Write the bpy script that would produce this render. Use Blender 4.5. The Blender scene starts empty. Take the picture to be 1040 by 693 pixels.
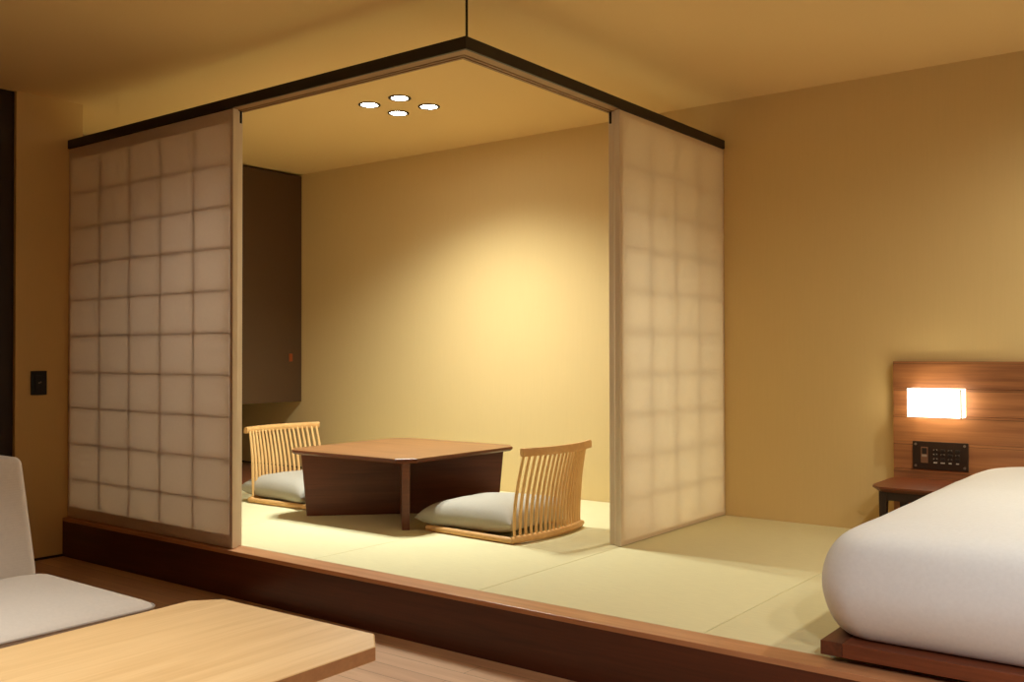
import bpy, bmesh, math, random
from mathutils import Vector, Matrix

random.seed(7)
C = bpy.context.scene.collection
P = 0.2065            # height of the raised tatami platform above the room floor
R = math.radians

# ---------------------------------------------------------------- materials
def srgb(r, g, b):
    f = lambda c: (c / 255 / 12.92) if c / 255 <= 0.04045 else ((c / 255 + 0.055) / 1.055) ** 2.4
    return (f(r), f(g), f(b), 1)

def new_mat(name):
    m = bpy.data.materials.new(name); m.use_nodes = True
    nt = m.node_tree
    return m, nt, nt.nodes['Principled BSDF'], nt.nodes['Material Output']

def N(nt, t, **kw):
    n = nt.nodes.new(t)
    for k, v in kw.items(): setattr(n, k, v)
    return n

def plain(name, col, rough=0.5, metal=0.0, bump=0.0, bscale=300, spec=0.5):
    m, nt, b, o = new_mat(name)
    b.inputs['Base Color'].default_value = col
    b.inputs['Roughness'].default_value = rough
    b.inputs['Metallic'].default_value = metal
    b.inputs['Specular IOR Level'].default_value = spec
    tc = N(nt, 'ShaderNodeTexCoord'); no = N(nt, 'ShaderNodeTexNoise')
    no.inputs['Scale'].default_value = bscale; no.inputs['Detail'].default_value = 3
    nt.links.new(tc.outputs['Object'], no.inputs['Vector'])
    if bump > 0:
        bp = N(nt, 'ShaderNodeBump'); bp.inputs['Strength'].default_value = bump; bp.inputs['Distance'].default_value = 0.002
        nt.links.new(no.outputs['Fac'], bp.inputs['Height']); nt.links.new(bp.outputs['Normal'], b.inputs['Normal'])
    mx = N(nt, 'ShaderNodeMix', data_type='RGBA'); mx.blend_type = 'MIX'
    mx.inputs['A'].default_value = [c * 0.95 for c in col[:3]] + [1]
    mx.inputs['B'].default_value = [min(1, c * 1.05) for c in col[:3]] + [1]
    nt.links.new(no.outputs['Fac'], mx.inputs['Factor']); nt.links.new(mx.outputs['Result'], b.inputs['Base Color'])
    return m

def wood(name, dark, light, axis='X', scale=1.0, rough=0.4, contrast=(0.3, 0.7), planks=None, spec=0.5):
    """grain along axis; planks=(length, width, across-axis) adds a per-plank tone and dark seams"""
    m, nt, b, o = new_mat(name)
    L = nt.links.new
    tc = N(nt, 'ShaderNodeTexCoord')
    mp = N(nt, 'ShaderNodeMapping')
    s = {'H': (1.2, 1.2, 16), 'X': (1.2, 16, 16), 'Y': (16, 1.2, 16), 'Z': (16, 16, 1.2)}[axis]
    mp.inputs['Scale'].default_value = [q * scale for q in s]
    L(tc.outputs['Object'], mp.inputs['Vector'])
    n1 = N(nt, 'ShaderNodeTexNoise'); n1.inputs['Scale'].default_value = 1.0
    n1.inputs['Detail'].default_value = 6; n1.inputs['Distortion'].default_value = 0.9
    L(mp.outputs['Vector'], n1.inputs['Vector'])
    mp2 = N(nt, 'ShaderNodeMapping'); mp2.inputs['Scale'].default_value = [q * scale * 7 if q > 5 else q * scale * 3 for q in s]
    L(tc.outputs['Object'], mp2.inputs['Vector'])
    n2 = N(nt, 'ShaderNodeTexNoise'); n2.inputs['Scale'].default_value = 1.0; n2.inputs['Detail'].default_value = 4
    L(mp2.outputs['Vector'], n2.inputs['Vector'])
    mm = N(nt, 'ShaderNodeMath', operation='MULTIPLY_ADD'); mm.inputs[1].default_value = 0.35
    L(n2.outputs['Fac'], mm.inputs[0])
    m3 = N(nt, 'ShaderNodeMath', operation='MULTIPLY'); m3.inputs[1].default_value = 0.65
    L(n1.outputs['Fac'], m3.inputs[0]); L(m3.outputs[0], mm.inputs[2])
    fac = mm.outputs[0]
    if planks:
        ln, wd, ax, ay = planks
        sx = N(nt, 'ShaderNodeSeparateXYZ'); L(tc.outputs['Object'], sx.inputs[0])
        cb = N(nt, 'ShaderNodeCombineXYZ'); L(sx.outputs[ax], cb.inputs[0]); L(sx.outputs[ay], cb.inputs[1])
        br = N(nt, 'ShaderNodeTexBrick')
        br.offset = 0.37; br.inputs['Scale'].default_value = 1.0
        br.inputs['Brick Width'].default_value = ln; br.inputs['Row Height'].default_value = wd
        br.inputs['Mortar Size'].default_value = 0.0012; br.inputs['Mortar Smooth'].default_value = 0.3
        br.inputs['Color1'].default_value = (0, 0, 0, 1); br.inputs['Color2'].default_value = (1, 1, 1, 1)
        br.inputs['Mortar'].default_value = (0.5, 0.5, 0.5, 1)
        L(cb.outputs[0], br.inputs['Vector'])
        a = N(nt, 'ShaderNodeMath', operation='MULTIPLY_ADD'); a.inputs[1].default_value = 0.22
        L(br.outputs['Color'], a.inputs[0])
        sb = N(nt, 'ShaderNodeMath', operation='SUBTRACT'); sb.inputs[1].default_value = 0.11
        L(fac, sb.inputs[0]); L(sb.outputs[0], a.inputs[2])
        fac = a.outputs[0]
    cr = N(nt, 'ShaderNodeValToRGB')
    cr.color_ramp.elements[0].position = contrast[0]; cr.color_ramp.elements[0].color = dark
    cr.color_ramp.elements[1].position = contrast[1]; cr.color_ramp.elements[1].color = light
    L(fac, cr.inputs[0])
    col = cr.outputs[0]
    if planks:
        mx = N(nt, 'ShaderNodeMix', data_type='RGBA')
        L(br.outputs['Fac'], mx.inputs['Factor']); L(col, mx.inputs['A'])
        mx.inputs['B'].default_value = [c * 0.35 for c in dark[:3]] + [1]
        col = mx.outputs['Result']
    L(col, b.inputs['Base Color'])
    b.inputs['Roughness'].default_value = rough
    b.inputs['Specular IOR Level'].default_value = spec
    bp = N(nt, 'ShaderNodeBump'); bp.inputs['Strength'].default_value = 0.08; bp.inputs['Distance'].default_value = 0.002
    L(n2.outputs['Fac'], bp.inputs['Height']); L(bp.outputs['Normal'], b.inputs['Normal'])
    return m

def wall_mat(name, col):
    m, nt, b, o = new_mat(name); L = nt.links.new
    tc = N(nt, 'ShaderNodeTexCoord')
    no = N(nt, 'ShaderNodeTexNoise'); no.inputs['Scale'].default_value = 260; no.inputs['Detail'].default_value = 3
    L(tc.outputs['Object'], no.inputs['Vector'])
    mp = N(nt, 'ShaderNodeMapping'); mp.inputs['Scale'].default_value = (180, 180, 6)
    L(tc.outputs['Object'], mp.inputs['Vector'])
    n2 = N(nt, 'ShaderNodeTexNoise'); n2.inputs['Scale'].default_value = 1; L(mp.outputs[0], n2.inputs['Vector'])
    mx = N(nt, 'ShaderNodeMix', data_type='RGBA')
    mx.inputs['A'].default_value = [c * 0.975 for c in col[:3]] + [1]; mx.inputs['B'].default_value = [min(1, c * 1.025) for c in col[:3]] + [1]
    L(n2.outputs['Fac'], mx.inputs['Factor']); L(mx.outputs['Result'], b.inputs['Base Color'])
    bp = N(nt, 'ShaderNodeBump'); bp.inputs['Strength'].default_value = 0.1; bp.inputs['Distance'].default_value = 0.001
    L(no.outputs['Fac'], bp.inputs['Height']); L(bp.outputs['Normal'], b.inputs['Normal'])
    b.inputs['Roughness'].default_value = 0.85; b.inputs['Specular IOR Level'].default_value = 0.2
    return m

def tatami_mat(name, col):
    m, nt, b, o = new_mat(name); L = nt.links.new
    tc = N(nt, 'ShaderNodeTexCoord')
    w = N(nt, 'ShaderNodeTexWave', wave_type='BANDS', bands_direction='X')
    w.inputs['Scale'].default_value = 40; w.inputs['Distortion'].default_value = 0.4
    L(tc.outputs['Object'], w.inputs['Vector'])
    mp = N(nt, 'ShaderNodeMapping'); mp.inputs['Scale'].default_value = (14, 220, 10)
    L(tc.outputs['Object'], mp.inputs['Vector'])
    n = N(nt, 'ShaderNodeTexNoise'); n.inputs['Scale'].default_value = 1; n.inputs['Detail'].default_value = 3
    L(mp.outputs[0], n.inputs['Vector'])
    mx = N(nt, 'ShaderNodeMix', data_type='RGBA')
    mx.inputs['A'].default_value = [c * 0.88 for c in col[:3]] + [1]; mx.inputs['B'].default_value = [min(1, c * 1.1) for c in col[:3]] + [1]
    L(n.outputs['Fac'], mx.inputs['Factor'])
    L(mx.outputs['Result'], b.inputs['Base Color'])
    bp = N(nt, 'ShaderNodeBump'); bp.inputs['Strength'].default_value = 0.15; bp.inputs['Distance'].default_value = 0.0015
    ad = N(nt, 'ShaderNodeMath', operation='ADD'); L(w.outputs['Fac'], ad.inputs[0]); L(n.outputs['Fac'], ad.inputs[1])
    L(ad.outputs[0], bp.inputs['Height']); L(bp.outputs['Normal'], b.inputs['Normal'])
    b.inputs['Roughness'].default_value = 0.7; b.inputs['Specular IOR Level'].default_value = 0.3
    return m

def fabric(name, col, rough=0.9, scale=600, bump=0.2, sheen=0.0):
    m, nt, b, o = new_mat(name); L = nt.links.new
    tc = N(nt, 'ShaderNodeTexCoord')
    w1 = N(nt, 'ShaderNodeTexWave', bands_direction='X'); w1.inputs['Scale'].default_value = scale / 4; w1.inputs['Distortion'].default_value = 1.5
    w2 = N(nt, 'ShaderNodeTexWave', bands_direction='Y'); w2.inputs['Scale'].default_value = scale / 4; w2.inputs['Distortion'].default_value = 1.5
    L(tc.outputs['Object'], w1.inputs['Vector']); L(tc.outputs['Object'], w2.inputs['Vector'])
    mu = N(nt, 'ShaderNodeMath', operation='ADD'); L(w1.outputs['Fac'], mu.inputs[0]); L(w2.outputs['Fac'], mu.inputs[1])
    bp = N(nt, 'ShaderNodeBump'); bp.inputs['Strength'].default_value = bump; bp.inputs['Distance'].default_value = 0.0006
    L(mu.outputs[0], bp.inputs['Height']); L(bp.outputs['Normal'], b.inputs['Normal'])
    n = N(nt, 'ShaderNodeTexNoise'); n.inputs['Scale'].default_value = 90; n.inputs['Detail'].default_value = 4
    L(tc.outputs['Object'], n.inputs['Vector'])
    mx = N(nt, 'ShaderNodeMix', data_type='RGBA')
    mx.inputs['A'].default_value = [c * 0.93 for c in col[:3]] + [1]; mx.inputs['B'].default_value = [min(1, c * 1.06) for c in col[:3]] + [1]
    L(n.outputs['Fac'], mx.inputs['Factor']); L(mx.outputs['Result'], b.inputs['Base Color'])
    b.inputs['Roughness'].default_value = rough; b.inputs['Specular IOR Level'].default_value = 0.2
    b.inputs['Sheen Weight'].default_value = sheen
    return m

def paper_mat(name, col, trans):
    m, nt, b, o = new_mat(name); L = nt.links.new
    nt.nodes.remove(b)
    tc = N(nt, 'ShaderNodeTexCoord'); n = N(nt, 'ShaderNodeTexNoise'); n.inputs['Scale'].default_value = 60; n.inputs['Detail'].default_value = 6
    L(tc.outputs['Object'], n.inputs['Vector'])
    mx = N(nt, 'ShaderNodeMix', data_type='RGBA')
    mx.inputs['A'].default_value = [c * 0.97 for c in col[:3]] + [1]; mx.inputs['B'].default_value = [min(1, c * 1.03) for c in col[:3]] + [1]
    L(n.outputs['Fac'], mx.inputs['Factor'])
    d = N(nt, 'ShaderNodeBsdfDiffuse'); t = N(nt, 'ShaderNodeBsdfTranslucent')
    L(mx.outputs['Result'], d.inputs['Color']); L(mx.outputs['Result'], t.inputs['Color'])
    ms = N(nt, 'ShaderNodeMixShader'); ms.inputs[0].default_value = trans
    L(d.outputs[0], ms.inputs[1]); L(t.outputs[0], ms.inputs[2]); L(ms.outputs[0], o.inputs['Surface'])
    return m

def emit(name, col, s):
    m, nt, b, o = new_mat(name)
    b.inputs['Base Color'].default_value = (0.8, 0.8, 0.8, 1)
    b.inputs['Emission Color'].default_value = col; b.inputs['Emission Strength'].default_value = s
    return m

M = {}
M['wall'] = wall_mat('wall_paper_tan', srgb(219, 193, 137))
M['wall_dark'] = wall_mat('wall_dark_brown', srgb(96, 78, 62))  # for the unseen walls, darkened to soak up bounced light
M['ceiling'] = wall_mat('ceiling_tan', srgb(230, 199, 139))
M['floor'] = wood('floor_planks', srgb(186, 142, 107), srgb(224, 186, 148), 'X', 1.2, 0.36, (0.2, 0.8), planks=(0.9, 0.09, 0, 1))
M['riser'] = wood('dark_red_brown_wood', srgb(62, 26, 14), srgb(96, 46, 26), 'X', 1.0, 0.32, (0.3, 0.7))
M['lip'] = wood('platform_edge_wood', srgb(176, 122, 82), srgb(206, 152, 108), 'X', 1.4, 0.35)
M['tatami'] = tatami_mat('tatami_straw', srgb(220, 213, 168))
M['rail'] = wood('black_brown_rail_wood', srgb(18, 11, 8), srgb(34, 21, 14), 'X', 1.2, 0.45)
M['rail_under'] = wood('rail_underside_wood', srgb(140, 104, 66), srgb(166, 126, 82), 'X', 1.2, 0.5)
M['black'] = plain('black_metal', srgb(16, 14, 13), 0.4)
M['groove'] = plain('groove_dark', srgb(26, 18, 12), 0.7)
M['stile'] = wood('pale_shoji_wood', srgb(222, 206, 182), srgb(234, 221, 200), 'Z', 1.5, 0.5)
M['kumiko'] = wood('shoji_lattice_wood', srgb(150, 122, 96), srgb(172, 142, 112), 'Z', 1.5, 0.55)
M['paper_lit'] = paper_mat('lit_washi_paper', srgb(246, 236, 216), 0.72)  # same paper as the left, brighter light put into tint and translucency
M['paper'] = paper_mat('washi_paper', srgb(238, 226, 214), 0.45)
M['cabinet'] = plain('dark_taupe_laminate', srgb(84, 60, 39), 0.45, bscale=40)
M['cab_dark'] = plain('cabinet_edge', srgb(24, 19, 16), 0.5)
M['pull'] = plain('orange_leather_pull', srgb(150, 72, 28), 0.5)
M['alcove'] = wood('alcove_board_wood', srgb(112, 64, 38), srgb(150, 92, 58), 'Y', 1.3, 0.35)
M['table_top'] = wood('walnut_table_top', srgb(112, 74, 42), srgb(150, 104, 62), 'X', 1.1, 0.38)
M['table_leg'] = wood('walnut_table_base', srgb(84, 40, 22), srgb(116, 62, 36), 'H', 1.2, 0.4)
M['beech'] = wood('honey_beech', srgb(206, 156, 94), srgb(226, 180, 116), 'X', 1.6, 0.4)
M['spindle'] = wood('honey_beech_spindle', srgb(212, 166, 104), srgb(232, 192, 130), 'Z', 1.6, 0.4)
M['cushion'] = fabric('grey_linen', srgb(172, 166, 152))
M['duvet'] = fabric('white_cotton', srgb(233, 237, 236), bump=0.06, scale=900)
M['bedwood'] = wood('bed_walnut', srgb(92, 44, 24), srgb(136, 74, 44), 'X', 1.2, 0.35)
M['bedwood_y'] = wood('bed_walnut_side', srgb(74, 38, 22), srgb(112, 62, 38), 'Y', 1.2, 0.4)
M['headboard'] = wood('headboard_walnut', srgb(112, 66, 38), srgb(182, 122, 74), 'X', 0.9, 0.45, (0.3, 0.72), planks=(1.9, 0.1295, 0, 2))
M['plate'] = plain('bronze_plate', srgb(52, 36, 26), 0.4, 0.3)
M['screw'] = plain('steel_screw', srgb(150, 140, 130), 0.35, 0.9)
M['button'] = plain('grey_button', srgb(150, 135, 115), 0.5)
M['btn_dark'] = plain('dark_button', srgb(34, 24, 18), 0.45)
M['btn_tan'] = plain('tan_rocker', srgb(118, 82, 56), 0.5)
M['white_print'] = plain('white_print', srgb(222, 212, 196), 0.6)
M['night'] = wood('nightstand_walnut', srgb(86, 42, 22), srgb(132, 72, 42), 'X', 1.2, 0.35)
M['night_dark'] = wood('nightstand_leg_walnut', srgb(36, 19, 11), srgb(56, 31, 19), 'Z', 1.2, 0.45)
M['oak'] = wood('pale_oak', srgb(204, 166, 112), srgb(230, 196, 144), 'Y', 0.9, 0.42, (0.28, 0.72))
M['oak_edge'] = wood('oak_edge', srgb(172, 126, 84), srgb(198, 150, 102), 'X', 1.2, 0.45)
M['sofa'] = fabric('light_grey_upholstery', srgb(200, 191, 180))
M['piping'] = fabric('grey_piping', srgb(158, 147, 135))
M['switch'] = plain('black_switch', srgb(14, 14, 15), 0.35)
M['door'] = wood('dark_door_wood', srgb(34, 22, 14), srgb(50, 34, 24), 'Z', 1.0, 0.5)
M['base_dark'] = plain('dark_skirting', srgb(28, 19, 13), 0.5)
M['down_emit'] = emit('downlight_glow', (1, 0.95, 0.84, 1), 85)
M['down_ring'] = plain('bronze_ring', srgb(40, 28, 18), 0.5)
M['lamp_glow'] = emit('lamp_shade_glow', (1, 0.86, 0.58, 1), 7)
M['lamp_edge'] = plain('lamp_edge_bronze', srgb(66, 46, 26), 0.5)

# ---------------------------------------------------------------- mesh helpers
class MB:
    def __init__(s): s.bm = bmesh.new()
    def box(s, a, b, bev=0.0, seg=2, mi=0):
        x0, y0, z0 = a; x1, y1, z1 = b
        vs = [s.bm.verts.new(p) for p in [(x0,y0,z0),(x1,y0,z0),(x1,y1,z0),(x0,y1,z0),(x0,y0,z1),(x1,y0,z1),(x1,y1,z1),(x0,y1,z1)]]
        fs = [s.bm.faces.new([vs[i] for i in q]) for q in [(3,2,1,0),(4,5,6,7),(0,1,5,4),(1,2,6,5),(2,3,7,6),(3,0,4,7)]]
        for f in fs: f.material_index = mi
        if bev > 0:
            es = list({e for f in fs for e in f.edges})
            r = bmesh.ops.bevel(s.bm, geom=es, offset=bev, segments=seg, affect='EDGES', profile=0.5)
            for f in r['faces']: f.material_index = mi
        return s
    def prism(s, pts, z0, z1, bev=0.0, seg=2, mi=0):
        lo = [s.bm.verts.new((x, y, z0)) for x, y in pts]; hi = [s.bm.verts.new((x, y, z1)) for x, y in pts]
        n = len(pts); fs = [s.bm.faces.new(lo[::-1]), s.bm.faces.new(hi)]
        for i in range(n): fs.append(s.bm.faces.new([lo[i], lo[(i+1)%n], hi[(i+1)%n], hi[i]]))
        for f in fs: f.material_index = mi
        if bev > 0:
            es = list({e for f in fs[:2] for e in f.edges})
            bmesh.ops.bevel(s.bm, geom=es, offset=bev, segments=seg, affect='EDGES', profile=0.5)
        return s
    def poly(s, lo, hi, bev=0.0):
        """solid between two matching 3D loops"""
        a = [s.bm.verts.new(p) for p in lo]; b = [s.bm.verts.new(p) for p in hi]; n = len(a)
        fs = [s.bm.faces.new(a[::-1]), s.bm.faces.new(b)]
        for i in range(n): fs.append(s.bm.faces.new([a[i], a[(i+1)%n], b[(i+1)%n], b[i]]))
        if bev > 0:
            es = list({e for f in fs for e in f.edges})
            bmesh.ops.bevel(s.bm, geom=es, offset=bev, segments=2, affect='EDGES', profile=0.5)
        return s
    def tube(s, pts, r, n=10, sy=1.0):
        """pts: 3D points, r: float or list; sy flattens the section"""
        pts = [Vector(p) for p in pts]; m = len(pts)
        rr = r if isinstance(r, (list, tuple)) else [r] * m
        rings = []; up = None
        for i, p in enumerate(pts):
            t = (pts[min(i+1, m-1)] - pts[max(i-1, 0)]).normalized()
            if up is None:
                up = Vector((0, 0, 1)) if abs(t.z) < 0.9 else Vector((0, 1, 0))
            side = t.cross(up).normalized(); u = side.cross(t).normalized(); up = u
            rings.append([s.bm.verts.new(p + (side * math.cos(2*math.pi*k/n) + u * sy * math.sin(2*math.pi*k/n)) * rr[i]) for k in range(n)])
        for a, b in zip(rings, rings[1:]):
            for k in range(n): s.bm.faces.new([a[k], a[(k+1)%n], b[(k+1)%n], b[k]])
        s.bm.faces.new(rings[0][::-1]); s.bm.faces.new(rings[-1])
        return s
    def cyl(s, c, r, z0, z1, n=32, r1=None):
        r1 = r if r1 is None else r1
        a = [s.bm.verts.new((c[0]+r*math.cos(2*math.pi*k/n), c[1]+r*math.sin(2*math.pi*k/n), z0)) for k in range(n)]
        b = [s.bm.verts.new((c[0]+r1*math.cos(2*math.pi*k/n), c[1]+r1*math.sin(2*math.pi*k/n), z1)) for k in range(n)]
        s.bm.faces.new(a[::-1]); s.bm.faces.new(b)
        for k in range(n): s.bm.faces.new([a[k], a[(k+1)%n], b[(k+1)%n], b[k]])
        return s
    def ring(s, c, ro, ri, z0, z1, n=32):
        def loop(r, z): return [s.bm.verts.new((c[0]+r*math.cos(2*math.pi*k/n), c[1]+r*math.sin(2*math.pi*k/n), z)) for k in range(n)]
        a, b, d, e = loop(ro, z0), loop(ro, z1), loop(ri, z1), loop(ri, z0)
        for u, v in ((a, b), (b, d), (d, e), (e, a)):
            for k in range(n): s.bm.faces.new([u[k], u[(k+1)%n], v[(k+1)%n], v[k]])
        return s
    def rings(s, loops, cap=True):
        rs = [[s.bm.verts.new(p) for p in l] for l in loops]
        n = len(rs[0])
        for a, b in zip(rs, rs[1:]):
            for k in range(n): s.bm.faces.new([a[k], a[(k+1)%n], b[(k+1)%n], b[k]])
        if cap: s.bm.faces.new(rs[0][::-1]); s.bm.faces.new(rs[-1])
        return s

def build(name, mb, mat, parent=None, local=False, smooth=False, sub=0):
    """link as ONE mesh object; coordinates are world (platform top = 0) unless local"""
    bm = mb.bm
    bmesh.ops.recalc_face_normals(bm, faces=bm.faces)
    if not local:
        off = Vector((0, 0, P))
        if parent is not None:
            q = parent
            while q is not None: off = off - q.location; q = q.parent
        bmesh.ops.translate(bm, verts=bm.verts, vec=off)
    me = bpy.data.meshes.new(name); bm.to_mesh(me); bm.free()
    for m_ in (mat if isinstance(mat, (list, tuple)) else [mat]): me.materials.append(m_)
    if smooth:
        for p in me.polygons: p.use_smooth = True
        if smooth == 'auto':
            try: me.set_sharp_from_angle(angle=R(40))
            except Exception: pass
    o = bpy.data.objects.new(name, me); C.objects.link(o)
    if parent is not None: o.parent = parent
    if sub:
        md = o.modifiers.new('s', 'SUBSURF'); md.levels = sub; md.render_levels = sub
    return o

def tag(o, label, cat, group=None):
    o['label'] = label; o['category'] = cat
    if group: o['group'] = group
    return o

def thing(name, label, cat, loc=(0, 0, 0), rotz=0, group=None):
    o = bpy.data.objects.new(name, None); C.objects.link(o)
    o.location = (loc[0], loc[1], loc[2] + P); o.rotation_euler = (0, 0, rotz)
    o.empty_display_size = 0.1
    return tag(o, label, cat, group)

def struct(name, mb, mat, label=None, **kw):
    o = build(name, mb, mat, **kw); o['kind'] = 'structure'
    if label: o['label'] = label
    return o

# ---------------------------------------------------------------- key measures (metres, z = 0 on the tatami)
XL, XR = -5.10, -2.271        # left wall face, outer face of the side rail
YF, YP, YB = 2.70, 2.681, 4.897  # rail front, platform front, back wall
ZC, ZF = 2.258, -P             # ceiling, room floor
XA, XAL, XB = -5.76, -6.90, -5.43   # cabinet front, alcove left wall, edge of the alcove board
XE, Y0 = 2.4, -2.4             # right wall, wall behind the camera

# ---------------------------------------------------------------- room shell
struct('floor', MB().box((XAL-.1, Y0-.1, ZF-.1), (XE+.1, YB+.1, ZF)), M['floor'])
struct('ceiling', MB().box((XAL-.1, Y0-.1, ZC), (XE+.1, YB+.1, ZC+.1)), M['ceiling'])
struct('wall_back', MB().box((XAL-.1, YB, ZF), (XE+.1, YB+.12, ZC)), M['wall'])
struct('wall_right', MB().box((XE, Y0, ZF), (XE+.1, YB, ZC)), M['wall_dark'])
struct('wall_front', MB().box((XAL-.1, Y0-.1, ZF), (XE+.1, Y0, ZC)), M['wall_dark'])
struct('wall_left', MB().box((XAL, 2.425, ZF), (XL, YP+.1055, ZC)), M['wall'])
struct('wall_left.001', MB().box((XL-.2, Y0, ZF), (XL-.02, 1.45, ZC)), M['wall_dark'])
struct('wall_alcove', MB().box((XAL-.1, 2.7, ZF), (XAL, YB, ZC)), M['wall'])
d = struct('door_1', MB().box((XL-.06, 1.45, ZF), (XL-.025, 2.425, ZC)), M['door'])
struct('baseboard_left', MB().box((XL, 2.425, ZF), (XL+.008, YP-.001, ZF+.012)), M['base_dark'])
struct('baseboard_back', MB().box((XAL, YB-.012, 0.012), (XB, YB, .022)), M['base_dark'])

# ---------------------------------------------------------------- raised platform
pl = thing('tatami_platform', 'raised dark red-brown wooden platform that carries the tatami mats', 'platform', (-2.0, YP, ZF))
mb = MB().box((XL, YP, ZF), (XE-.002, YP+.02, -.0005))
build('riser', mb, M['riser'], pl)
mb = MB().box((XL+.002, YP-.001, -.018), (XE-.004, YP+.106, 0.0), .0015)
build('edge_board', mb, M['lip'], pl)['label'] = 'lighter brown edge board along the platform top'
struct('floor.001', MB().box((XAL+.002, YP+.1065, ZF+.001), (XE-.004, YB-.002, -.0505)), M['riser'])

seams = [XB, -5.03, -4.115, -3.203, -2.287, -1.372, -.457, .46]
labels = ['narrow straw tatami mat beside the wooden alcove board, behind the left floor chair',
          'straw tatami mat running under the left floor chair and its cushion',
          'straw tatami mat lying beneath the low walnut table',
          'straw tatami mat beneath the right floor chair, left of the right shoji screens',
          'bare straw tatami mat outside the right shoji screen, beyond its bottom edge',
          'straw tatami mat running in front of and beneath the left edge of the bed',
          'straw tatami mat under the middle of the white bed',
          None]
for i in range(7):
    x0, x1 = seams[i], seams[i+1]
    o = build('tatami_mat', MB().box((x0+.0012, YP+.107, -.05), (x1-.0012, YB-.002, 0.0), .0022, 2), M['tatami'])
    tag(o, labels[i], 'tatami mat', 'tatami mats on the platform')
o = build('alcove_board', MB().box((XAL+.002, YP+.107, -.05), (XB-.001, YB-.002, .004), .002), M['alcove'])
tag(o, 'brown wooden floor board of the alcove below the dark wall cabinet', 'floor board')

# ---------------------------------------------------------------- overhead rail
rl = thing('overhead_rail', 'black L-shaped ceiling-hung rail above the shoji screens with a thin hanger rod', 'rail', (XR, YF, 2.0))
def L_piece(o0, o1, z0, z1):
    """L-shaped bar between offsets o0..o1 measured inward from the outer faces"""
    pts = [(XL, YF+o0), (XR-o0, YF+o0), (XR-o0, YB), (XR-o1, YB), (XR-o1, YF+o1), (XL, YF+o1)]
    return pts, z0, z1
mb = MB(); mb.prism(*L_piece(0, .010, 2.0, 2.047), bev=.001); mb.prism(*L_piece(.010, .095, 2.012, 2.047))
build('fascia', mb, M['rail'], rl)
mb = MB(); mb.prism(*L_piece(.010, .052, 2.0005, 2.012)); mb.prism(*L_piece(.062, .072, 2.0005, 2.012)); mb.prism(*L_piece(.082, .095, 2.0005, 2.012))
build('track', mb, [M['rail_under']], rl)['label'] = 'brown underside with two sliding grooves'
mb = MB(); mb.tube([(XR-.006, YF+.012, 2.047), (XR-.006, YF+.012, ZC)], .0047, 10)
build('hanger_rod', mb, M['black'], rl)

# ---------------------------------------------------------------- shoji panels
def shoji(axis, u0, u1, cols, rows, face, dirn, label, label_frame=None, notch=None, thick=.03, paper='paper', lat=(.0025, .016), lw=.003, rb=.058, rt=.062):
    """axis 'x': panel spans x at y=face; axis 'y': spans y at x=face.
       dirn: sign of the direction from paper face into the panel body."""
    z0, z1 = .003, 1.9985
    def bx(mb, a0, a1, d0, d1, zz0, zz1, bev=0):
        p0, p1 = face + dirn*d0, face + dirn*d1
        lo, hi = min(p0, p1), max(p0, p1)
        if axis == 'x': mb.box((a0, lo, zz0), (a1, hi, zz1), bev)
        else: mb.box((lo, a0, zz0), (hi, a1, zz1), bev)
    c = ((u0+u1)/2, face, z0) if axis == 'x' else (face, (u0+u1)/2, z0)
    t = thing('shoji_panel', label, 'shoji screen', c, 0, 'sliding shoji screens')
    sw = .020
    for a0, a1 in ((u0, u0+sw), (u1-sw, u1)):
        mb = MB(); bx(mb, a0, a1, .0015, thick, z0, z1, .0012); build('stile', mb, M['stile'], t)
    for zz0, zz1 in ((z0, z0+rb), (z1-rt, z1)):
        mb = MB(); bx(mb, u0+sw, u1-sw, .0015, thick, zz0, zz1, .001); build('rail', mb, M['stile'], t)
    mb = MB()
    for cx in cols: bx(mb, cx-lw, cx+lw, lat[0], lat[1], z0+rb-.003, z1-rt+.003)
    for rz in rows: bx(mb, u0+sw-.004, u1-sw+.004, lat[0]+.0005, lat[1]-.002, rz-lw, rz+lw)
    build('lattice', mb, M['kumiko'], t)
    mb = MB()
    p = face + dirn*.0006
    if axis == 'x': q = [(u0+.002, p, z0+.002), (u1-.002, p, z0+.002), (u1-.002, p, z1-.002), (u0+.002, p, z1-.002)]
    else: q = [(p, u0+.002, z0+.002), (p, u1-.002, z0+.002), (p, u1-.002, z1-.002), (p, u0+.002, z1-.002)]
    mb.bm.faces.new([mb.bm.verts.new(v) for v in q])
    build('paper', mb, M[paper], t)
    if notch is not None:
        mb = MB(); s_ = 1 if notch == u1 else -1
        a, b = sorted((notch - s_*.03, notch + s_*.0012))
        bx(mb, a, b, .006, .018, z1-.055, z1+.0)
        build('guide_slot', mb, M['groove'], t)['label'] = 'dark slot at the top of the end stile'
    return t
rowz = [1.749, 1.557, 1.367, 1.172, .978, .784, .594, .400, .209]
colx = [-4.782, -4.502, -4.230, -3.957]
XS, XSI = -3.657, -3.679
shoji('x', XL+.002, XS, colx, rowz, YF+.006, 1, 'outer left shoji screen, its pinkish paper facing the grey sofa')
shoji('x', XL+.002, XSI, colx, rowz, YF+.078, -1, 'inner left shoji screen sliding behind the outer left one, facing the low table', notch=XSI)
coly = [4.089, 4.340, 4.600]
shoji('y', 3.797, YB-.002, coly, rowz, XR-.005, -1, 'outer right shoji screen, its paper tinted cream as if lit, facing the bed', paper='paper_lit', lat=(.012, .020), lw=.0025, rb=.022, rt=.026)
shoji('y', 3.815, YB-.002, coly, rowz, XR-.078, 1, 'inner right shoji screen sliding behind the outer right one, facing the right floor chair', notch=3.815, paper='paper_lit', lat=(.003, .012), lw=.0025, rb=.022, rt=.026)

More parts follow.
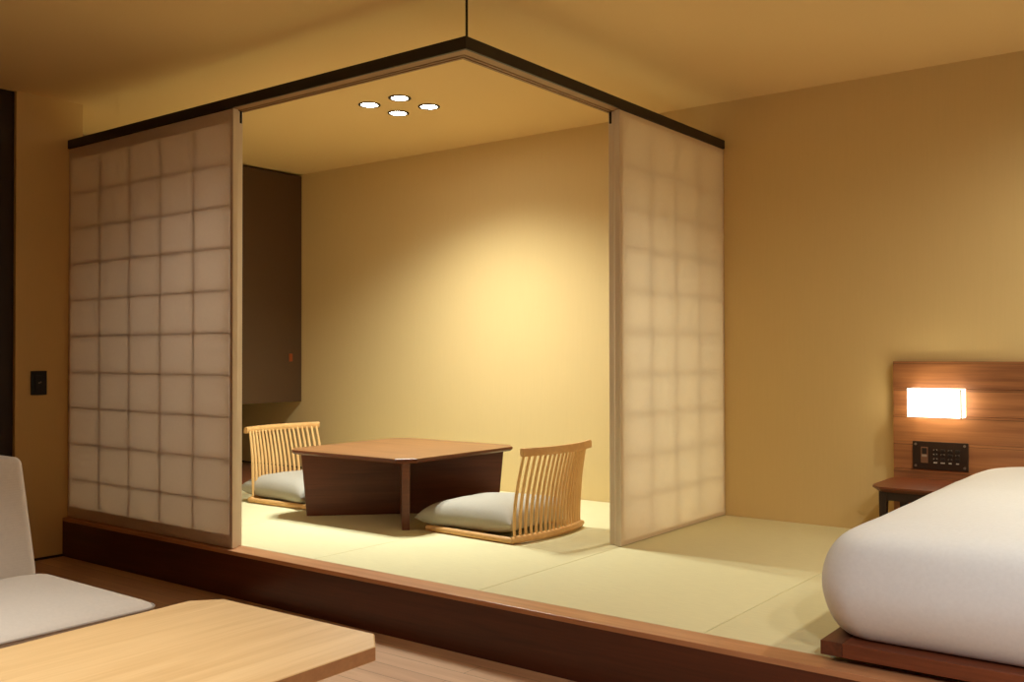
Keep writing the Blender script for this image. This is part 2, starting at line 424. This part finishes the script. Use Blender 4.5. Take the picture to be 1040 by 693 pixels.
# ---------------------------------------------------------------- wall cabinet
cb = thing('wall_cabinet', 'dark taupe hanging cabinet in the left rear corner under the ceiling', 'cabinet', (XA, 3.9, .525))
build('body', MB().box((XAL+.002, 2.80, .525), (XA-.02, YB-.001, ZC-.012), .001), M['cab_dark'], cb)
for y0, y1 in ((2.81, 3.848), (3.852, YB-.004)):
    dr = build('door', MB().box((XA-.02, y0, .521), (XA, y1, ZC-.016), .0012), M['cabinet'], cb)
    hy = y1-.105 if y1 > 4 else y0+.105
    hb = MB().box((XA-.001, hy-.016, .825), (XA+.006, hy+.016, .885), .003)
    build('handle', hb, M['pull'], dr)['label'] = 'small orange pull tab'

# ---------------------------------------------------------------- downlights
def downlight(x, y, label):
    t = thing('downlight', label, 'ceiling light', (x, y, ZC-.004), 0, 'downlights over the low table')
    build('trim_ring', MB().ring((x, y), .061, .046, ZC-.005, ZC+.0), M['down_ring'], t, smooth='auto')
    build('diffuser', MB().cyl((x, y), .0465, ZC-.0025, ZC-.001), M['down_emit'], t)
DL = [(-3.845, 3.745, 'round ceiling downlight leftmost of the four above the low table'),
      (-3.615, 3.745, 'round ceiling downlight nearest the rail corner, uppermost of the four in the photo'),
      (-3.848, 3.976, 'round ceiling downlight lowest of the four in the photo, between left and right ones'),
      (-3.612, 3.976, 'round ceiling downlight rightmost of the four above the low table')]
for a in DL: downlight(*a)

# ---------------------------------------------------------------- low table
TX, TY, TZ, TA, TC = -3.72, 3.885, .365, .462, .075
tb = thing('low_table', 'low square walnut table with clipped corners and crossed plank base', 'table', (TX, TY, 0))
def clipped(x, y, a, c):
    return [(x-a+c, y-a), (x+a-c, y-a), (x+a, y-a+c), (x+a, y+a-c), (x+a-c, y+a), (x-a+c, y+a), (x-a, y+a-c), (x-a, y-a+c)]
mb = MB()
lo = clipped(TX, TY, TA-.012, TC-.005); hi = clipped(TX, TY, TA, TC)
mb.rings([[(x, y, TZ-.024) for x, y in lo], [(x, y, TZ-.014) for x, y in hi], [(x, y, TZ-.0015) for x, y in hi], [(x, y, TZ) for x, y in clipped(TX, TY, TA-.0015, TC)]])
o = build('table_top', mb, [M['table_top'], M['table_leg']], tb)
for p_ in o.data.polygons:
    if p_.normal.z < .6: p_.material_index = 1  # table edge takes the darker base wood to imitate shade
e, w = .37, .019
q = w/math.sqrt(2)
def plank(sx, sy, halves):
    """upright board along a diagonal, its ends leaning slightly outward at the top"""
    mb = MB()
    for (s0, s1) in halves:
        def pt(s, side, r): return (TX + sx*s*r - sy*q*side, TY + sy*s*r + sx*q*side)
        r0, r1 = e, e+.022
        lo = [pt(s0, -1, r0), pt(s1, -1, r0), pt(s1, 1, r0), pt(s0, 1, r0)]
        hi = [pt(s0, -1, r1), pt(s1, -1, r1), pt(s1, 1, r1), pt(s0, 1, r1)]
        mb.poly([(x, y, .001) for x, y in lo], [(x, y, TZ-.0235) for x, y in hi], .0015)
    return mb
build('leg_panel', plank(1, -1, [(-1, 1)]), M['table_leg'], tb)
build('leg_panel', plank(1, 1, [(-1, -.028), (.028, 1)]), M['table_leg'], tb)

# ---------------------------------------------------------------- floor chairs
def chair_parts(t):
    """local: seat faces +X, back at -X, z = 0 on the mat"""
    def backx(v, a): return -.292 - a*(1-v*v)
    pts = []
    hw = .295
    for k in range(13):
        v = -1 + 2*k/12; pts.append((backx(v, .045), v*hw, .021))
    build('back_rail', MB().tube(pts, [.015]+[.0185]*11+[.015], 12, .95), M['beech'], t, local=True, smooth='auto')
    for s in (-1, 1):
        arm = [(-.298, s*.285, .017), (-.2, s*.280, .016), (0, s*.272, .016), (.18, s*.262, .016), (.265, s*.256, .016)]
        build('side_rod', MB().tube(arm, [.0155, .0155, .0155, .015, .0145], 12), M['beech'], t, local=True, smooth='auto')
    for u in (-.05, .15):
        build('seat_slat', MB().box((u, -.27, .013), (u+.05, .27, .023), .003), M['beech'], t, local=True)
    n = 18
    for k in range(n):
        v = -1 + 2*k/(n-1)
        p0 = Vector((backx(v, .045), v*.272, .03)); p3 = Vector((backx(v, .055)-.048, v*.258, .420))
        c1 = p0 + Vector((.004, v*.002, .14)); c2 = p0.lerp(p3, .62) + Vector((.018, 0, .0))
        ps = []
        for j in range(9):
            s = j/8
            ps.append(p0*(1-s)**3 + c1*3*s*(1-s)**2 + c2*3*s*s*(1-s) + p3*s**3)
        build('spindle', MB().tube(ps, [.0058, .0066, .0072, .0075, .0075, .0073, .007, .0066, .006], 8, 1.25), M['spindle'], t, local=True, smooth='auto')
    pts = []
    for k in range(13):
        v = -1 + 2*k/12; pts.append((backx(v, .055)-.053, v*.286, .427))
    mb = MB()
    loops = []
    for i, p in enumerate(pts):
        a = Vector(pts[max(i-1, 0)]); b = Vector(pts[min(i+1, 12)]); tn = (b-a).normalized(); nx = Vector((tn.y, -tn.x, 0))
        h, w_ = .0185, .0125
        sec = [(-w_, -h), (w_*.6, -h), (w_, -h*.5), (w_, h*.5), (w_*.6, h), (-w_*.6, h), (-w_, h*.5)]
        loops.append([Vector(p) + nx*sa + Vector((0, 0, 1))*sb for sa, sb in sec])
    mb.rings(loops); build('crest_rail', mb, M['beech'], t, local=True, smooth='auto')

ch = thing('floor_chair', 'legless honey-wood spindle-back floor chair right of the low table', 'chair', (-3.0, 3.835, 0), math.pi, 'spindle-back floor chairs')
chair_parts(ch)
c2 = ch.copy(); C.objects.link(c2)
c2.location = (-4.417, 3.905, P); c2.rotation_euler = (0, 0, R(0))
c2['label'] = 'legless honey-wood spindle-back floor chair left of the low table, partly hidden by it'
for k_ in list(ch.children):
    q_ = k_.copy(); C.objects.link(q_); q_.parent = c2

def cushion(x, y, rot, label, z=.018, a=.305, b=.30, H=.060, tip=.055, tilt=0.0):
    mb = MB(); n = 26
    def pos(i, j, top):
        u, v = -1 + 2*i/n, -1 + 2*j/n
        uu = math.copysign(abs(u)**.9, u); vv = math.copysign(abs(v)**.9, v)
        px = a*uu*(1-.10*(1-vv*vv)); py = b*vv*(1-.10*(1-uu*uu))
        h = ((1-abs(u)**5)**.55) * ((1-abs(v)**5)**.55)
        wr = .0035*math.sin(7*u+3*v)*(1-u*u)*(1-v*v) + .003*math.sin(13*v-5*u)*(abs(u)**2)*(1-v*v)
        zc = tip + tilt*u*(1-.3*abs(v))
        zz = zc + (H*1.42*h + wr if top else -min(H*h, zc-.003))
        return (px, py, zz)
    T = [[mb.bm.verts.new(pos(i, j, True)) for j in range(n+1)] for i in range(n+1)]
    B = [[T[i][j] if i in (0, n) or j in (0, n) else mb.bm.verts.new(pos(i, j, False)) for j in range(n+1)] for i in range(n+1)]
    for i in range(n):
        for j in range(n):
            mb.bm.faces.new([T[i][j], T[i+1][j], T[i+1][j+1], T[i][j+1]])
            mb.bm.faces.new([B[i][j], B[i][j+1], B[i+1][j+1], B[i+1][j]])
    o = build('cushion', mb, M['cushion'], None, local=True, smooth=True, sub=1)
    o.location = (x, y, P+z); o.rotation_euler = (0, 0, rot)
    return tag(o, label, 'cushion', 'cushions on the floor chairs')
cushion(-3.035, 3.845, R(2), 'plump light-grey cushion on the right floor chair', tilt=.012)
cushion(-4.53, 3.905, R(-2), 'plump light-grey cushion on the left floor chair, behind the low table', tilt=-.006)

# ---------------------------------------------------------------- bed
BX, BY = -.985, 2.745
bd = thing('bed_frame', 'low walnut bed frame under the white duvet, floating above the tatami', 'bed frame', (-.3, 3.8, 0))
build('foot_board', MB().box((BX+.062, BY, .018), (.52, BY+.10, .058), .0015), M['bedwood'], bd)
build('side_board', MB().box((BX, BY, .018), (BX+.0615, 4.86, .058), .0015), M['bedwood_y'], bd)
build('side_board', MB().box((.521, BY, .018), (.58, 4.86, .058), .0015), M['bedwood_y'], bd)
build('slat_deck', MB().box((BX+.062, BY+.101, .025), (.52, 4.86, .052)), M['bedwood_y'], bd)
build('plinth', MB().box((BX+.12, BY+.13, .0005), (.45, 4.80, .0245)), M['black'], bd)

def rrect(x0, x1, y0, y1, r, nc=10, ns=14):
    pts = []
    cs = [(x1-r, y0+r, -90), (x1-r, y1-r, 0), (x0+r, y1-r, 90), (x0+r, y0+r, 180)]
    for i, (cx, cy, a0) in enumerate(cs):
        for k in range(nc+1):
            a = R(a0 + 90*k/nc); pts.append((cx + r*math.cos(a), cy + r*math.sin(a)))
        nx = cs[(i+1) % 4]; a = R(nx[2])
        e0 = pts[-1]; e1 = (nx[0] + r*math.cos(a), nx[1] + r*math.sin(a))
        for k in range(1, ns):
            s = k/ns; pts.append((e0[0] + (e1[0]-e0[0])*s, e0[1] + (e1[1]-e0[1])*s))
    return pts
prof = [(.066, .0585), (.054, .062), (.040, .078), (.022, .110), (.008, .150), (0, .190), (.002, .225), (.009, .262), (.022, .298), (.040, .327), (.062, .349), (.095, .365), (.14, .375), (.20, .381), (.30, .385), (.40, .387), (.52, .388), (.66, .388)]
loops = []
for dd, zz in prof:
    lp = rrect(-1.026+dd, .58-dd, 2.752+dd, 4.858-dd*.35, max(.125-dd*.12, .06) if dd < .5 else .06)
    lp2 = []
    for (x, y) in lp:
        w_ = .004*math.sin(9*x+4*y) + .003*math.sin(17*y-6*x+zz*20)
        k = min(1, max(0, (zz-.06)/.1))
        lp2.append((x + .5*w_*k, y + .8*w_*k, zz + w_*k*.8))
    loops.append(lp2)
mb = MB(); mb.rings(loops)
dv = build('duvet', mb, M['duvet'], None, smooth=True, sub=1)
tag(dv, 'thick puffy white duvet covering the low bed', 'duvet')

# ---------------------------------------------------------------- headboard, wall lamp, switch panel, nightstand
HX = -1.38
hb = MB()
zs = [.841, .7115, .582, .4525, .323, .1935, .064, 0.0005]
for i in range(7):
    off = .004 if i in (1, ) else 0.0
    hb.box((HX, YB-.030+off, zs[i+1]+.0006), (1.2, YB-.001, zs[i]-.0006), .0012)
hd = build('headboard', hb, M['headboard'])
tag(hd, 'walnut plank headboard on the wall behind the bed', 'headboard')
YH = YB-.030
lp = thing('wall_lamp', 'glowing white rectangular lamp mounted on the walnut headboard', 'lamp', (-1.17, YH, .646))
build('back_plate', MB().box((-1.27, YH-.012, .60), (-1.07, YH-.0005, .69), .001), M['lamp_edge'], lp)
build('shade', MB().box((-1.288, YH-.100, .580), (-1.050, YH-.012, .713), .002), M['lamp_glow'], lp)
mb = MB()
for x_ in (-1.0495,): mb.box((x_-.0054, YH-.1012, .5795), (x_+.001, YH-.0965, .7135))
build('corner_seam', mb, M['lamp_edge'], lp)

sp = thing('switch_panel', 'dark bronze control panel with small buttons under the wall lamp', 'switch panel', (-1.166, YH, .39))
build('plate', MB().box((-1.290, YH-.006, .326), (-1.042, YH-.0003, .459), .002), M['plate'], sp)
for sx_ in (-1.276, -1.058):
    for sz_ in (.342, .445):
        mb = MB(); mb.tube([(sx_, YH-.0055, sz_), (sx_, YH-.009, sz_)], .006, 12); build('screw', mb, M['screw'], sp)
rk = build('rocker_frame', MB().box((-1.252, YH-.008, .357), (-1.220, YH-.0055, .433), .001), M['btn_tan'], sp)
build('key', MB().box((-1.247, YH-.0095, .400), (-1.225, YH-.0075, .428), .001), M['btn_dark'], rk)
build('key', MB().box((-1.247, YH-.0095, .386), (-1.225, YH-.0075, .396), .001), M['button'], rk)
for c_ in range(4):
    bx_ = -1.186 + c_*.0325
    for r_ in range(3):
        bz_ = .418 - r_*.021
        b_ = build('button', MB().box((bx_-.010, YH-.0085, bz_-.007), (bx_+.010, YH-.0055, bz_+.007), .002), M['btn_dark'], sp)
        if c_ == 0 or (c_ + r_) % 2 == 0:
            mb = MB(); mb.box((bx_-.009, YH-.0089, bz_+.001), (bx_-.006, YH-.0083, bz_+.004)); mb.box((bx_+.005, YH-.0089, bz_+.002), (bx_+.008, YH-.0083, bz_+.005))
            build('mark', mb, M['white_print'] if c_ == 0 else M['button'], b_)
    wd_ = (.0085, .0095, .0065, .0065)[c_]
    mb = MB(); z_ = .3605
    for k in range(4): mb.box((bx_-wd_ + k*wd_/2, YH-.0065, z_-.0028), (bx_-wd_ + k*wd_/2 + wd_*.36, YH-.0058, z_+.0028))
    build('caption', mb, M['white_print'], sp)

ns = thing('nightstand', 'small dark walnut bedside table below the switch panel, mostly hidden by the duvet', 'nightstand', (-1.19, 4.65, 0))
x0, x1, y0, y1, zt = -1.375, -1.042, 4.435, 4.862, .282
def nst(i):
    return [(x0+.055+i*.3, y0+i), (x1-i, y0+i), (x1-i, y1-i*.2), (x0+.02+i*.3, y1-i*.2), (x0+i, y1-.06), (x0+i, y0+.10), (x0+.012+i, y0+.045+i*.4)]
mb = MB(); mb.rings([[(x, y, zt-.024) for x, y in nst(.022)], [(x, y, zt-.008) for x, y in nst(0)], [(x, y, zt-.001) for x, y in nst(0)], [(x, y, zt) for x, y in nst(.001)]])
build('table_top', mb, M['night'], ns)
mb = MB(); mb.box((x0+.045, y0+.045, zt-.064), (x1-.03, y0+.065, zt-.0235)); mb.box((x0+.045, y1-.05, zt-.064), (x1-.03, y1-.03, zt-.0235))
mb.box((x0+.045, y0+.065, zt-.05), (x0+.062, y1-.05, zt-.0235))
build('apron', mb, M['night_dark'], ns)
for lx in (x0+.04, x1-.065):
    for ly in (y0+.042, y1-.062):
        s = 1 if lx < -1.2 else -1
        mb = MB(); cx_ = lx + .016
        mb.poly([(lx+.004, ly+.004, .0005), (lx+.024, ly+.004, .0005), (lx+.024, ly+.026, .0005), (lx+.004, ly+.026, .0005)],
                [(lx, ly, zt-.06), (lx+.034, ly, zt-.06), (lx+.034, ly+.03, zt-.06), (lx, ly+.03, zt-.06)])
        mb.box((lx, ly, zt-.06), (lx+.034, ly+.03, zt-.0235))
        build('leg', mb, M['night_dark'], ns)

# ---------------------------------------------------------------- wall switch
ws = thing('wall_switch', 'black switch plate on the tan wall left of the shoji screens', 'switch', (XL, 2.546, .73))
build('plate', MB().box((XL+.0003, 2.504, .667), (XL+.008, 2.588, .794), .002), M['switch'], ws)
k_ = build('rocker', MB().box((XL+.0075, 2.524, .690), (XL+.011, 2.568, .771), .0015), M['switch'], ws)
mb = MB(); mb.box((XL+.0107, 2.541, .727), (XL+.0116, 2.549, .734)); mb.box((XL+.0107, 2.551, .730), (XL+.0116, 2.557, .738))
build('mark', mb, M['screw'], k_)

# ---------------------------------------------------------------- coffee table
ct = thing('coffee_table', 'pale oak coffee table with clipped corners in the foreground beside the sofa', 'table', (-1.98, 1.05, ZF))
cx0, cx1, cy0, cy1, cz = -2.330, -1.620, .42, 1.668, .20
def cpts(i): return [(cx0+.125+i, cy0+i), (cx1-.06-i, cy0+i), (cx1+.015-i, cy0+.07+i), (cx1-i, cy1-.07-i), (cx1-.075-i, cy1-i), (cx0+.06+i, cy1-.015-i), (cx0+i, cy1-.085-i), (cx0+.06+i, cy0+.07+i)]
mb = MB(); mb.rings([[(x, y, cz-.034) for x, y in cpts(.002)], [(x, y, cz-.032) for x, y in cpts(0)], [(x, y, cz-.002) for x, y in cpts(0)], [(x, y, cz) for x, y in cpts(.002)]])
o = build('table_top', mb, [M['oak'], M['oak_edge']], ct)
for p_ in o.data.polygons:
    if abs(p_.normal.z) < .5: p_.material_index = 1
for lx in (cx0+.19, cx1-.20):
    for ly in (cy0+.20, cy1-.34):
        mb = MB(); mb.poly([(lx-.014, ly-.014, ZF+.0005), (lx+.014, ly-.014, ZF+.0005), (lx+.014, ly+.014, ZF+.0005), (lx-.014, ly+.014, ZF+.0005)],
                           [(lx-.022, ly-.022, cz-.0335), (lx+.022, ly-.022, cz-.0335), (lx+.022, ly+.022, cz-.0335), (lx-.022, ly+.022, cz-.0335)], .002)
        build('leg', mb, M['oak'], ct)

# ---------------------------------------------------------------- sofa
sf = thing('sofa', 'armless light-grey upholstered sofa at the left edge beside the oak coffee table', 'sofa', (-2.9, .9, ZF))
SZ = .16
def softbox(x0, x1, y0, y1, z0, z1, r, crown=0.0, rc=.06):
    mb = MB(); loops = []
    prof = [(r*.7, z0), (r*.25, z0+r*.2), (0, z0+r*.7)]
    for k in range(6):
        a = R(90*k/5); prof.append((r*(1-math.cos(a)), z1-r+r*math.sin(a)))
    prof += [(r+.06, z1+crown*.5), (r+.14, z1+crown*.85), (r+.22, z1+crown)]
    for dd, zz in prof:
        loops.append([(x, y, zz) for x, y in rrect(x0+dd, x1-dd, y0+dd, y1-dd, max(rc-dd*.2, .02), 8, 8)])
    mb.rings(loops); return mb
SE = .128                                 # height of the seam round the seat
mb = MB(); loops = []
for dd, zz in [(.03, SE-.105), (.008, SE-.098), (0, SE-.08), (0, SE), (.006, SE+.007), (.02, SE+.015), (.05, SE+.025), (.10, SE+.036), (.17, SE+.044), (.26, SE+.048), (.32, SE+.049)]:
    loops.append([(x, y, zz) for x, y in rrect(-3.27+dd, -2.585-dd, -.2+dd, 1.658-dd, max(.05-dd*.1, .008), 8, 12)])
mb.rings(loops)
build('seat', mb, M['sofa'], sf, smooth='auto')
lp_ = rrect(-3.271, -2.584, -.201, 1.659, .05, 8, 14)
mb = MB(); ring = [(x, y, SE) for x, y in lp_]; mb.tube(ring + [ring[0]], .0042, 6)
build('piping', mb, M['piping'], sf, smooth=True)
build('base', MB().box((-3.24, -.18, ZF+.09), (-2.61, 1.63, SE-.1), .01), M['piping'], sf)
mb = MB()
zb, ztp = SZ-.09, .537
fx0, fx1 = -3.165, -3.262          # front face of the backrest at the seat and at the top
loops = []
for k in range(9):
    s = k/8; z = zb + (ztp-.02-zb)*s; xf = fx0 + (fx1-fx0)*max(0, (z-SZ)/(ztp-SZ)); xb = -3.40 - .06*s
    loops.append([(x, y, z) for x, y in rrect(xb, xf, -.2, 1.588-.006*s, .03, 6, 10)])
for k in range(1, 6):
    a = R(90*k/5); dd = .022*(1-math.cos(a)); z = ztp-.02+.02*math.sin(a)
    loops.append([(x, y, z) for x, y in rrect(-3.46+dd, fx1-dd, -.2+dd, 1.582-dd, max(.03-dd*.5, .01), 6, 10)])
mb.rings(loops)
build('backrest', mb, M['sofa'], sf, smooth=True)
for lx in (-3.15, -2.66):
    for ly in (0.0, 1.48):
        build('foot', MB().cyl((lx, ly), .018, ZF+.0005, ZF+.091, 16, .024), M['black'], sf)

# ---------------------------------------------------------------- lights
def spot(x, y, z, power, col, angle, blend, radius=.05, tgt=None):
    l = bpy.data.lights.new('spot', 'SPOT'); l.energy = power; l.color = col
    l.spot_size = R(angle); l.spot_blend = blend; l.shadow_soft_size = radius
    o = bpy.data.objects.new('spot_light', l); C.objects.link(o); o.location = (x, y, z+P)
    if tgt is not None:
        o.rotation_euler = (Vector(tgt) + Vector((0, 0, P)) - o.location).to_track_quat('-Z', 'Y').to_euler()
    return o
WARM = (0.95, 1.0, 0.93)
for x, y, _ in DL: spot(x, y, ZC-.012, 92, WARM, 138, 1.0, .045)
NEU = (1.0, 0.98, 0.9)
spot(-.05, 3.95, ZC-.02, 92, (1, .93, .76), 164, 1.0, .06)      # over the bed, outside the frame
spot(1.3, 3.4, ZC-.02, 92, (1, .95, .82), 172, 1.0, .06)  # added unseen fill right of the bed, brightens the right screens
spot(-2.1, .6, ZC-.02, 205, NEU, 90, 1.0, .06)                   # over the sofa and coffee table
spot(.9, 1.4, ZC-.02, 160, (1, .99, .97), 150, 1.0, .06)         # added unseen fill by the foot of the bed, beside the camera
spot(.7, .2, ZC-.02, 170, (1, .99, 1.0), 46, 1.0, .06, (-.35, 2.75, .1))   # added unseen fill aimed at the foot of the bed

wd = bpy.data.worlds.new('world'); bpy.context.scene.world = wd; wd.use_nodes = True
wd.node_tree.nodes['Background'].inputs[0].default_value = (.02, .018, .015, 1)

# ---------------------------------------------------------------- camera
f, pitch, yaw, roll = 980.77, .0136, .6519, -.0017
fw = Vector((-math.sin(yaw)*math.cos(pitch), math.cos(yaw)*math.cos(pitch), math.sin(pitch)))
r_ = Vector((math.cos(yaw), math.sin(yaw), 0)); u_ = r_.cross(fw)
r2 = r_*math.cos(roll) + u_*math.sin(roll); u2 = -r_*math.sin(roll) + u_*math.cos(roll)
cam = bpy.data.cameras.new('camera'); cam.sensor_width = 36; cam.sensor_fit = 'HORIZONTAL'; cam.lens = f/1040*36
cam.clip_start = .02
co = bpy.data.objects.new('camera', cam); C.objects.link(co)
m = Matrix((r2, u2, -fw)).transposed().to_4x4(); m.translation = Vector((0, 0, .8787+P))
co.matrix_world = m
sc = bpy.context.scene; sc.camera = co
sc.view_settings.view_transform = 'Standard'; sc.view_settings.look = 'None'
sc.view_settings.gamma = 1; sc.view_settings.use_curve_mapping = False
sc.view_settings.exposure = 0.0
sc.cycles.max_bounces = 16; sc.cycles.diffuse_bounces = 10; sc.cycles.transmission_bounces = 10
sc.cycles.sample_clamp_indirect = 6
